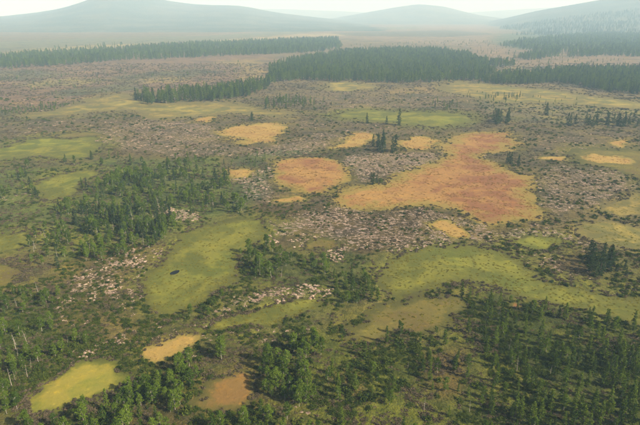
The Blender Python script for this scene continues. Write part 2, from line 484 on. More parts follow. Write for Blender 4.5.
def zone_colour(X, Y):
    D = np.hypot(X, Y)
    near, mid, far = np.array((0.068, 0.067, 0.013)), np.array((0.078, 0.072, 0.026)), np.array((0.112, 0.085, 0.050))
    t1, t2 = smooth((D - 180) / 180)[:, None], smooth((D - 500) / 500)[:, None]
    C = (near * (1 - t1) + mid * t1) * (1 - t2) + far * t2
    Wx, Wy = warp(X, Y)
    for c, s, P in ZW:
        m = 0.05 * D.max()
        w = D * 0.03 + 2
        sel = (Wx > P[:, 0].min() - w) & (Wx < P[:, 0].max() + w) & (Wy > P[:, 1].min() - w) & (Wy < P[:, 1].max() + w)
        if not sel.any():
            continue
        sd = poly_sd(Wx[sel], Wy[sel], P)
        soft = (D[sel] * 0.035 + 2) * (s / 0.3)
        a = smooth(0.5 - sd / soft)[:, None]
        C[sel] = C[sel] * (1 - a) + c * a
    # growth of the lawns spreading thinly into the heath round them
    HALO = {'green': (0.092, 0.092, 0.020), 'olive': (0.090, 0.080, 0.022), 'straw': (0.125, 0.100, 0.038), 'yellow': (0.085, 0.085, 0.018),
            'orange': (0.105, 0.085, 0.026), 'gold': (0.110, 0.085, 0.028), 'rust': (0.095, 0.072, 0.022)}
    for k, nm, lb, P in LW:
        sd = lawn_sd(X, Y, Wx, Wy, P)
        sel = sd < 50
        wid = (3.0 + D[sel] * 0.020) * (1.8 if k in ('green', 'olive', 'yellow') else 1.1)
        a = (smooth(1 - sd[sel] / wid) * np.clip(0.3 + 1.4 * fbm(X[sel] / 8, Y[sel] / 8, 95, 3), 0, 1))[:, None]
        C[sel] = C[sel] * (1 - a) + np.array(HALO[k]) * a
    return C


LICH = [([(262, 236), (272, 222), (300, 208), (332, 204), (380, 215), (420, 208), (470, 220), (500, 228), (540, 226), (556, 232), (600, 245), (590, 262), (570, 244), (505, 238), (480, 243), (440, 246), (410, 250), (385, 258), (345, 252), (330, 258), (300, 232)], 1.9, 0.62, (0.6, 1.35)),
        ([(90, 130), (150, 118), (215, 124), (222, 140), (250, 148), (290, 140), (330, 130), (345, 136), (330, 152), (290, 158), (240, 156), (180, 158), (110, 150), (90, 140)], 3.2, 0.58, (0.8, 1.7)),
        ([(-40, 130), (20, 122), (100, 118), (150, 120), (120, 132), (60, 132), (0, 142), (-40, 146)], 4.0, 0.48, (0.8, 1.7)),
        ([(345, 155), (372, 152), (400, 152), (440, 150), (430, 164), (390, 176), (360, 184), (350, 176), (345, 165)], 2.3, 0.65, (0.7, 1.5)),
        ([(225, 182), (245, 172), (272, 168), (282, 190), (278, 205), (260, 200), (240, 200)], 2.2, 0.62, (0.7, 1.5)),
        ([(516, 140), (560, 132), (610, 132), (640, 135), (640, 150), (560, 156), (535, 166), (516, 160)], 3.6, 0.45, (0.7, 1.5)),
        ([(532, 176), (540, 166), (575, 166), (620, 170), (636, 186), (610, 196), (600, 212), (560, 216), (540, 206)], 2.3, 0.58, (0.6, 1.35)),
        ([(280, 120), (330, 120), (400, 128), (440, 130), (440, 136), (400, 136), (340, 134), (300, 128)], 3.8, 0.45, (0.8, 1.6)),
        ([(330, 92), (440, 92), (480, 100), (470, 110), (330, 108), (290, 100)], 6.5, 0.45, (1.2, 2.2)),
        ([(60, 300), (75, 268), (110, 258), (160, 250), (150, 270), (138, 292), (150, 312), (140, 340), (90, 342), (58, 330)], 1.7, 0.35, (0.5, 1.1)),
        ([(124, 340), (160, 325), (208, 322), (230, 336), (300, 328), (322, 332), (290, 346), (220, 350), (190, 360), (130, 362)], 1.6, 0.22, (0.4, 0.9)),
        ([(470, 152), (500, 158), (520, 165), (530, 174), (505, 166), (482, 160)], 1.8, 0.5, (0.6, 1.2)),
        ([(0, 195), (26, 192), (30, 202), (0, 206)], 2.6, 0.5, (0.7, 1.4)),
        ([(506, 253), (560, 254), (590, 262), (595, 280), (560, 275), (530, 266)], 1.7, 0.35, (0.5, 1.0)),
        ([(212, 313), (222, 303), (245, 295), (265, 290), (290, 288), (312, 284), (331, 290), (327, 298), (300, 298), (285, 301), (262, 305), (240, 309), (222, 317)], 1.4, 0.6, (0.7, 1.6)),
        ([(72, 284), (92, 268), (108, 258), (118, 270), (116, 296), (96, 302), (76, 298)], 1.5, 0.5, (0.6, 1.4)),
        ([(148, 218), (158, 204), (196, 216), (200, 222), (182, 222), (160, 224)], 1.7, 0.8, (0.7, 1.5)),
        ([(0, 100), (130, 95), (130, 100), (90, 108), (0, 112)], 6.0, 0.3, (1.2, 2.0))]


def pale_amount(X, Y):
    """how much lichen grows here, 0..1"""
    Wx, Wy = warp(X, Y)
    D = np.hypot(X, Y)
    out = np.zeros(X.shape)
    for pg, spc, keep, ss in LICH:
        P = wpoly(pg)
        w = D * 0.03
        sel = (Wx > P[:, 0].min() - w) & (Wx < P[:, 0].max() + w) & (Wy > P[:, 1].min() - w) & (Wy < P[:, 1].max() + w)
        if sel.any():
            out[sel] = np.maximum(out[sel], keep * smooth(0.5 - poly_sd(Wx[sel], Wy[sel], P) / (D[sel] * 0.04)))
    return out


def hummocks(X, Y, sd):
    D = np.hypot(X, Y)
    k = smooth(sd / 3.0 + 0.1)
    amp = 0.75 * (1 - 0.5 * smooth((D - 500) / 600))
    h = amp * (fbm(X / 4.5, Y / 4.5, 5, 3) ** 1.4)
    return k * h - (1 - k) * 0.30


rows = [55.0]
while rows[-1] < 1000:
    rows.append(rows[-1] * 1.0068)
while rows[-1] < 14000:
    rows.append(rows[-1] * 1.016)
rows = np.array(rows)
tanx = np.tan(np.linspace(-math.radians(46), math.radians(46), 760))
Xg = (rows[:, None] * tanx[None, :])
Yg = np.repeat(rows[:, None], len(tanx), 1)
# a strip behind and below the camera closes the sheet
shp = Xg.shape
X, Y = Xg.ravel(), Yg.ravel()
sd = lawn_mask(X, Y)
Z = base_z(X, Y) + hummocks(X, Y, sd)
zc = zone_colour(X, Y)
idx = np.arange(shp[0] * shp[1]).reshape(shp)
Q = np.stack([idx[:-1, :-1], idx[:-1, 1:], idx[1:, 1:], idx[1:, :-1]], -1).reshape(-1, 4)
me = mesh_from('ground', np.stack([X, Y, Z], 1), Q)
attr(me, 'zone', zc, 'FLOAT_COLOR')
attr(me, 'pale', pale_amount(X, Y))
obj('ground', me, M_GROUND, kind='structure', label='brown and olive bog heath covering the whole plain')

# lawns: level wet sheets a little below the hummocky heath
LAWN_OBJ = []
for k, nm, lb, P in LW:
    x0, y0 = P.min(0) - 9
    x1, y1 = P.max(0) + 9
    d = max(120.0, y0)
    st = min(max(0.45, d * 0.0032), 6.0)
    st = min(st, (x1 - x0) / 14)
    gx, gy = np.meshgrid(np.arange(x0, x1, st), np.arange(y0, y1, st * 1.2))
    s = gx.shape
    fx, fy = gx.ravel(), gy.ravel()
    wx, wy = warp(fx, fy)
    e = poly_sd(wx, wy, P)
    z = base_z(fx, fy) + {'green': 0.04, 'straw': 0.07, 'olive': 0.10, 'yellow': 0.10}.get(k, 0.14) + 0.07 * (fbm(fx / 3, fy / 3, 91, 2) - 0.5)
    ii = np.arange(len(fx)).reshape(s)
    q = np.stack([ii[:-1, :-1], ii[:-1, 1:], ii[1:, 1:], ii[1:, :-1]], -1).reshape(-1, 4)
    keep = (e[q] < 1.5 + 0.004 * d).any(1)
    q = q[keep]
    used, inv = np.unique(q.ravel(), return_inverse=True)
    me = mesh_from(nm, np.stack([fx, fy, z], 1)[used], inv.reshape(-1, 4))
    size = math.sqrt(abs(0.5 * np.sum(P[:, 0] * np.roll(P[:, 1], -1) - np.roll(P[:, 0], -1) * P[:, 1])))
    attr(me, 'edge', (-e / (0.10 * size + 1.0))[used])
    tx = Pix(fx, fy)[0][used]
    attr(me, 'tone', smooth((tx - 400) / 110) if lb.startswith('largest') else np.full(len(used), 0.25))
    LAWN_OBJ.append(obj(nm, me, LAWN[k], kind='structure', label=lb))

# the dark pond in the green meadow
pp = chaikin(wpoly([(170, 273), (174, 271), (180, 270), (179, 273), (174, 275), (170, 275)]), 2)
pc = pp.mean(0)
pv = [(pc[0], pc[1], 0)] + [(a, b, 0) for a, b in pp]
pz = float(base_z(pc[0], pc[1])) + 0.16
me = mesh_from('pond', [(a, b, pz) for a, b, _ in pv], [(0, 1 + i, 1 + (i + 1) % len(pp)) for i in range(len(pp))])
N = Nodes('dark_bog_water')
nd = N.n('ShaderNodeBsdfPrincipled')
nd.inputs['Base Color'].default_value = (0.008, 0.007, 0.005, 1)
nd.inputs['Roughness'].default_value = 0.25
nd.inputs['Specular IOR Level'].default_value = 0.12
N.put(nd.inputs['Normal'], N.bump(N.noise(3.0, 2), 0.05, 0.05))
obj('pond', me, N.finish(nd.outputs[0]), kind='structure', label='small dark pond in the light green meadow')

# ------------------------------------------------------------------ hills
def hill_material(name, a, b, c):
    N = Nodes(name)
    n1 = N.noise(0.004, 4, 0.6)
    n2 = N.noise(0.05, 4, 0.7)
    col = N.mix(N.ramp(n1, 0.42, 0.62), a, b)
    col = N.mix(N.ramp(n2, 0.45, 0.65, 0, 0.7), col, c)
    return N.finish(N.diffuse(col, N.bump(n2, 1.0, 14.0)))


M_HILL = hill_material('wooded_slope', (0.055, 0.072, 0.046), (0.100, 0.105, 0.065), (0.035, 0.050, 0.034))  # wooded slopes, colour lightened to carry part of the haze brightness


HILL_FN = []


def hill(name, label, sil, ridge, front, back, seed):
    """long ridge: silhouette given as photo pixels at the distance of its ridge"""
    sil = np.array(sil, float)
    px = np.linspace(sil[0, 0], sil[-1, 0], 180)
    py = np.interp(px, sil[:, 0], sil[:, 1])
    ker = np.hanning(11)
    py = np.convolve(np.pad(py, 5, 'edge'), ker / ker.sum(), 'valid')
    X0 = (px - W0 / 2) / F * ridge
    top = CAMH + (HORIZON - py) / F * ridge
    edge = smooth(np.minimum(np.arange(180), np.arange(180)[::-1]) / 14.0)
    V = np.concatenate([np.linspace(-front, 0, 90), np.linspace(0, back, 25)[1:]])
    u, v = np.meshgrid(np.arange(180), V)
    t = np.where(v < 0, 1 + v / front, 1 - v / back)
    prof = np.where(v < 0, 0.35 * t + 0.65 * smooth(t) ** 1.2, smooth(t))
    Xh = X0[u]
    Yh = np.full(Xh.shape, ridge) + v
    Xh = Xh * (Yh / ridge) ** 0.6
    nz = fbm(Xh / 420, Yh / 420, seed, 4) - 0.5
    Zh = (top[u] * prof + 26 * nz * np.sin(np.pi * np.clip(t, 0, 1))) * edge[u] - 6 * (1 - edge[u]) - 6 * (1 - smooth(t * 8))
    Zh = Zh + 5 * (fbm(Xh / 22, Yh / 22, seed + 3, 2) - 0.5) * smooth(t * 3)
    ii = np.arange(Xh.size).reshape(Xh.shape)
    q = np.stack([ii[:-1, :-1], ii[:-1, 1:], ii[1:, 1:], ii[1:, :-1]], -1).reshape(-1, 4)
    me = mesh_from(name, np.stack([Xh.ravel(), Yh.ravel(), Zh.ravel()], 1), q)
    obj(name, me, M_HILL, kind='structure', label=label)
    HILL_FN.append((Xh, Yh, Zh))


hill('hill', 'hazy blue wooded mountain with a single peak at left',
     [(-330, 40), (-200, 30), (-80, 22), (0, 18), (30, 15), (60, 12), (85, 8), (108, 1), (124, -5), (138, -8), (152, -5), (166, 0), (190, 4), (215, 6), (245, 6), (275, 12), (300, 15), (340, 19), (380, 24), (420, 29), (460, 33)], 6500, 3300, 1800, 101)
hill('hill', 'faint low hill far behind the central plain',
     [(240, 24), (290, 22), (330, 18), (360, 13), (390, 8), (412, 5), (435, 7), (465, 14), (500, 19), (540, 22), (580, 26)], 8000, 2600, 1500, 131)
hill('hill', 'hazy wooded hillside rising to the right edge',
     [(380, 34), (420, 31), (450, 27), (475, 23), (500, 17), (530, 10), (560, 5), (590, 0), (620, -7), (660, -15), (740, -26), (820, -24), (900, -5)], 5600, 2900, 1600, 151)
hill('hill', 'faintest ridge on the horizon behind the other hills',
     [(-300, 20), (0, 16), (200, 13), (270, 9), (330, 11), (420, 15), (500, 10), (560, 7), (640, 8), (900, 14)], 11000, 2000, 1500, 171)


# ------------------------------------------------------------------ plants: meshes
def tube(pts, rad, n=5):
    V, Fc = [], []
    pts = np.asarray(pts, float)
    for i, p in enumerate(pts):
        t = pts[min(i + 1, len(pts) - 1)] - pts[max(i - 1, 0)]
        t /= np.linalg.norm(t) + 1e-9
        a = np.cross(t, (0.3, 0.9, 0.1))
        a /= np.linalg.norm(a) + 1e-9
        b = np.cross(t, a)
        for k in range(n):
            w = 2 * math.pi * k / n
            V.append(p + rad[i] * (a * math.cos(w) + b * math.sin(w)))
    for i in range(len(pts) - 1):
        for k in range(n):
            Fc.append((i * n + k, i * n + (k + 1) % n, (i + 1) * n + (k + 1) % n, (i + 1) * n + k))
    return np.array(V), np.array(Fc)


def join(parts):
    V, Fc, o = [], [], 0
    for v, f in parts:
        V.append(v)
        Fc.append(np.asarray(f) + o)
        o += len(v)
    return np.concatenate(V), np.concatenate(Fc)


def leaves(C, size, r, flat=0.0, aspect=1.5):
    """one bent rhombus per centre"""
    n = len(C)
    nrm = r.normal(size=(n, 3))
    nrm[:, 2] += flat
    nrm /= np.linalg.norm(nrm, axis=1)[:, None]
    a = np.cross(nrm, r.normal(size=(n, 3)))
    a /= np.linalg.norm(a, axis=1)[:, None] + 1e-9
    b = np.cross(nrm, a)
    s = (size * r.uniform(0.6, 1.35, n))[:, None]
    V = np.stack([C - a * s * aspect, C - b * s + nrm * s * .25, C + a * s * aspect, C + b * s + nrm * s * .25], 1).reshape(-1, 3)
    return V, np.arange(4 * n).reshape(-1, 4)


def birch(seed, h=9.0, n=2100):
    r = np.random.default_rng(seed)
    lean = r.normal(0, 0.35, 2)
    zs = np.linspace(0, h * 0.96, 8)
    wob = np.cumsum(r.normal(0, 0.10, (8, 2)), 0)
    tp = np.stack([lean[0] * zs / h + wob[:, 0], lean[1] * zs / h + wob[:, 1], zs - 0.25 * (zs == 0)], 1)
    parts = [tube(tp, 0.085 * (1 - zs / h * 0.85), 6)]
    clumps = []
    lo = r.uniform(0.10, 0.28)
    nb = r.integers(15, 20)
    for i in range(nb):
        t = lo + (0.97 - lo) * (i + r.uniform(0, 0.8)) / nb
        z = t * h
        p0 = np.array([np.interp(z, zs, tp[:, 0]), np.interp(z, zs, tp[:, 1]), z])
        w = i * 2.4 + r.uniform(-0.5, 0.5)
        k = (t - lo) / (1 - lo)
        ln = h * r.uniform(0.12, 0.165) * (math.sin(math.pi * min(1, 0.20 + 0.85 * k)) ** 0.8) * r.uniform(0.6, 1.2) + 0.25
        dirv = np.array([math.cos(w), math.sin(w), r.uniform(0.45, 1.0)])
        p1 = p0 + dirv * ln
        parts.append(tube([p0, (p0 + p1) / 2 + (0, 0, 0.08), p1], [0.04, 0.03, 0.012], 4))
        clumps += [(p1, 0.44), (p0 * .45 + p1 * .55, 0.38)]
        if r.random() < 0.7:
            clumps.append((p1 + r.normal(0, 0.45, 3), 0.42))
    clumps.append((tp[-1], 0.4))
    per = max(6, n // len(clumps))
    C = np.concatenate([c + r.normal(size=(per, 3)) * np.array((s * .62, s * .62, s * .55)) for c, s in clumps])
    return join(parts), leaves(C, 0.112, r)


def larch(seed, h=10.0, n=1700, wide=0.15, lo=0.10, drop=0.15):
    r = np.random.default_rng(seed)
    zs = np.linspace(0, h, 7)
    lean = r.normal(0, 0.18, 2)
    tp = np.stack([lean[0] * zs / h, lean[1] * zs / h, zs - 0.25 * (zs == 0)], 1)
    parts = [tube(tp, 0.13 * (1.03 - zs / h), 6)]
    C = []
    lv = int(h * 2.6)
    for i in range(lv):
        t = lo + (1 - lo) * (i + r.uniform(0, .6)) / lv
        k = (t - lo) / (1 - lo)
        ln = h * wide * (1 - k) ** 0.75 * (0.55 + 0.45 * smooth(np.array(k * 4))) + 0.12
        for w in r.uniform(0, 2 * math.pi, 4):
            if r.random() < 0.13:
                continue
            l2 = ln * r.uniform(0.55, 1.25)
            m = max(3, int(n / lv / 4 * (0.4 + 1.2 * (1 - k))))
            q = r.uniform(0.12, 1, m) ** 0.8
            P = np.stack([math.cos(w) * l2 * q, math.sin(w) * l2 * q, -drop * l2 * q + 0.10 * l2 * q * q], 1)
            C.append(P + (tp[-1, 0] * t, tp[-1, 1] * t, t * h) + r.normal(0, 0.10, (m, 3)))
            if r.random() < 0.4:
                e = np.array((math.cos(w) * l2 * .8 + tp[-1, 0] * t, math.sin(w) * l2 * .8 + tp[-1, 1] * t, t * h - drop * l2 * .8))
                parts.append(tube([(tp[-1, 0] * t, tp[-1, 1] * t, t * h), e], [0.03, 0.01], 3))
    C = np.concatenate(C)
    return join(parts), leaves(C, 0.115 * (h / 10), r, 0.5)


def snag(seed, h=7.0):
    r = np.random.default_rng(seed)
    zs = np.linspace(0, h, 7)
    lean = r.normal(0, 0.9, 2)
    tp = np.stack([lean[0] * zs / h, lean[1] * zs / h, zs - 0.25 * (zs == 0)], 1)
    T = tube(tp, 0.095 * (1.05 - zs / h), 5)
    B = []
    for i in range(6):
        t = 0.35 + 0.1 * i + r.uniform(-.03, .03)
        p = tp[-1] * t
        p[2] = t * h
        w = r.uniform(0, 6.28)
        l = (1.1 - t) * 1.5
        B.append(tube([p, p + np.array((math.cos(w), math.sin(w), .45)) * l], [0.035, 0.012], 4))
    return T, B


def bush(seed, n=150, R=0.8, hh=0.8, leaf=0.12):
    r = np.random.default_rng(seed)
    m = 9
    cl = np.stack([r.normal(0, R * .42, m), r.normal(0, R * .42, m), r.uniform(.15, 1, m) * hh * .75], 1)
    C = np.concatenate([c + r.normal(size=(n // m, 3)) * (R * .22, R * .22, hh * .2) for c in cl])
    C[:, 2] = np.abs(C[:, 2]) * 0.95
    return leaves(C, leaf, r)


def mound(seed):
    """cluster of low lichen covered peat cushions with a ragged rim"""
    r = np.random.default_rng(seed)
    parts = []
    for j in range(r.integers(6, 10)):
        cx, cy = r.normal(0, 0.55, 2)
        R = r.uniform(0.12, 0.5)
        hgt = R * r.uniform(0.35, 0.6)
        nn = 10
        V = [(cx, cy, hgt)]
        rad = R * r.uniform(0.65, 1.3, nn)
        rad2 = rad * r.uniform(0.45, 0.75, nn)
        for k in range(nn):
            w = 2 * math.pi * k / nn
            V.append((cx + rad2[k] * math.cos(w), cy + rad2[k] * math.sin(w), hgt * r.uniform(0.55, 0.95)))
        for k in range(nn):
            w = 2 * math.pi * k / nn
            V.append((cx + rad[k] * math.cos(w), cy + rad[k] * math.sin(w), -0.22))
        Fc = []
        for k in range(nn):
            a, b = 1 + k, 1 + (k + 1) % nn
            Fc += [(0, a, b), (a, a + nn, b + nn), (a, b + nn, b)]
        parts.append((np.array(V), np.array(Fc)))
    return join(parts)


def tree_kind(builder, seeds, leafmat, barkmat, **kw):
    out = []
    for s in seeds:
        (tv, tf), (lv, lf) = builder(s, **kw)
        a = mesh_from('trunk', tv, tf)
        a.materials.append(barkmat)
        b = mesh_from('crown', lv, lf, False)
        b.materials.append(leafmat)
        out.append([('trunk', a), ('crown', b)])
    return out


KIND = {
    'birch': tree_kind(birch, range(10, 20), M_BIRCH, M_WHITEBARK),
    'larch': tree_kind(larch, range(30, 38), M_LARCH, M_BARK),
    'conifer': tree_kind(larch, range(50, 56), M_SPRUCE, M_BARK, wide=0.20, lo=0.03, drop=0.25, n=2200),
}
KIND['dead'] = []
for s_ in range(70, 75):
    (tv, tf), br = snag(s_)
    a = mesh_from('trunk', tv, tf)
    a.materials.append(M_DEAD)
    KIND['dead'].append([('trunk', a)])
    for bv, bf in br:
        b = mesh_from('branch', bv, bf)
        b.materials.append(M_DEAD)
        KIND['dead'][-1].append(('branch', b))


def single(nm, data, mat, sm=False):
    me = mesh_from(nm, *data, sm)
    me.materials.append(mat)
    return me


SHRUBS = [single('shrub', bush(s, 260, 1.0, 1.1, 0.10), M_SHRUB) for s in range(80, 86)]
HEATHS = [single('heath_tuft', bush(s, 70, 0.8, 0.55, 0.14), M_HEATH) for s in range(90, 95)]
SEDGES = [single('sedge_tuft', bush(s, 54, 0.7, 0.35, 0.15), M_SEDGE) for s in range(96, 100)]
MOSSES = [single('moss_tuft', bush(s, 45, 0.8, 0.22, 0.14), M_MOSS) for s in range(100, 104)]
MOUNDS = [single('lichen_mound', mound(s), M_LICHEN, True) for s in range(110, 120)]
UNIT_H = {'birch': 9.0, 'larch': 10.0, 'conifer': 10.0, 'dead': 7.0}

# ------------------------------------------------------------------ plants: individuals
ORD = ['first', 'second', 'third', 'fourth', 'fifth', 'sixth', 'seventh', 'eighth', 'ninth', 'tenth', 'eleventh', 'twelfth', 'thirteenth', 'fourteenth']
NAME = {'birch': 'birch_tree', 'larch': 'larch_tree', 'conifer': 'conifer_tree', 'dead': 'dead_tree', 'shrub': 'shrub', 'mound': 'lichen_mound'}
WORD = {'birch': 'birch', 'larch': 'larch', 'conifer': 'conifer', 'dead': 'dead tree', 'shrub': 'shrub', 'mound': 'lichen mound'}
CAT = {'birch': 'tree', 'larch': 'tree', 'conifer': 'tree', 'dead': 'dead tree', 'shrub': 'shrub', 'mound': 'mound'}
TRUNKS = []          # (x, y) of every placed tree


def put_plant(kind, x, y, size, label, group, r):
    if kind == 'birch':
        size *= 0.84
    z = float(base_z(x, y)) + (0.22 if kind == 'mound' else 0.05)
    rz = r.uniform(0, 6.28)
    if kind in ('shrub', 'mound'):
        o = obj(NAME[kind], (SHRUBS if kind == 'shrub' else MOUNDS)[r.integers(0, 6 if kind == 'shrub' else 10)])
        sx = size * (r.uniform(0.9, 1.4) if kind == 'mound' else 1)
        o.scale = (sx, size, size * (0.6 if kind == 'mound' else 0.9) * r.uniform(0.8, 1.15))
    else:
        v = KIND[kind]
        parts = v[r.integers(0, len(v))]
        o = bpy.data.objects.new(NAME[kind], None)
        COL.objects.link(o)
        o.empty_display_size = 0.5
        for pn, me_ in parts:
            obj(pn, me_, parent=o)
        s = size / UNIT_H[kind]
        wd = r.uniform(0.9, 1.2)
        o.scale = (s * wd, s * wd, s)
        TRUNKS.append((x, y))
    o.location = (x, y, z)
    o.rotation_euler = (0, 0, rz)
    o['label'], o['category'], o['group'] = label, CAT[kind], group
    return o


def scatter_in(pix, n, r, mind, avoid_lawn=True, avoid=None, tries=60):
    """n points inside a pixel polygon, evenly spread as seen on the ground"""
    P = wpoly(pix)
    A = abs(0.5 * np.sum(P[:, 0] * np.roll(P[:, 1], -1) - np.roll(P[:, 0], -1) * P[:, 1]))
    lo, hi = P.min(0), P.max(0)
    pts = []
    for _ in range(tries):
        c = r.uniform(lo, hi, (n * 3, 2))
        ok = poly_sd(c[:, 0], c[:, 1], P) < 0
        if avoid_lawn:
            ok &= lawn_mask(c[:, 0], c[:, 1]) > 0.8
        for q in c[ok]:
            if all((q[0] - a) ** 2 + (q[1] - b) ** 2 > mind * mind for a, b in pts):
                pts.append(tuple(q))
                if len(pts) >= n:
                    return pts
    return pts


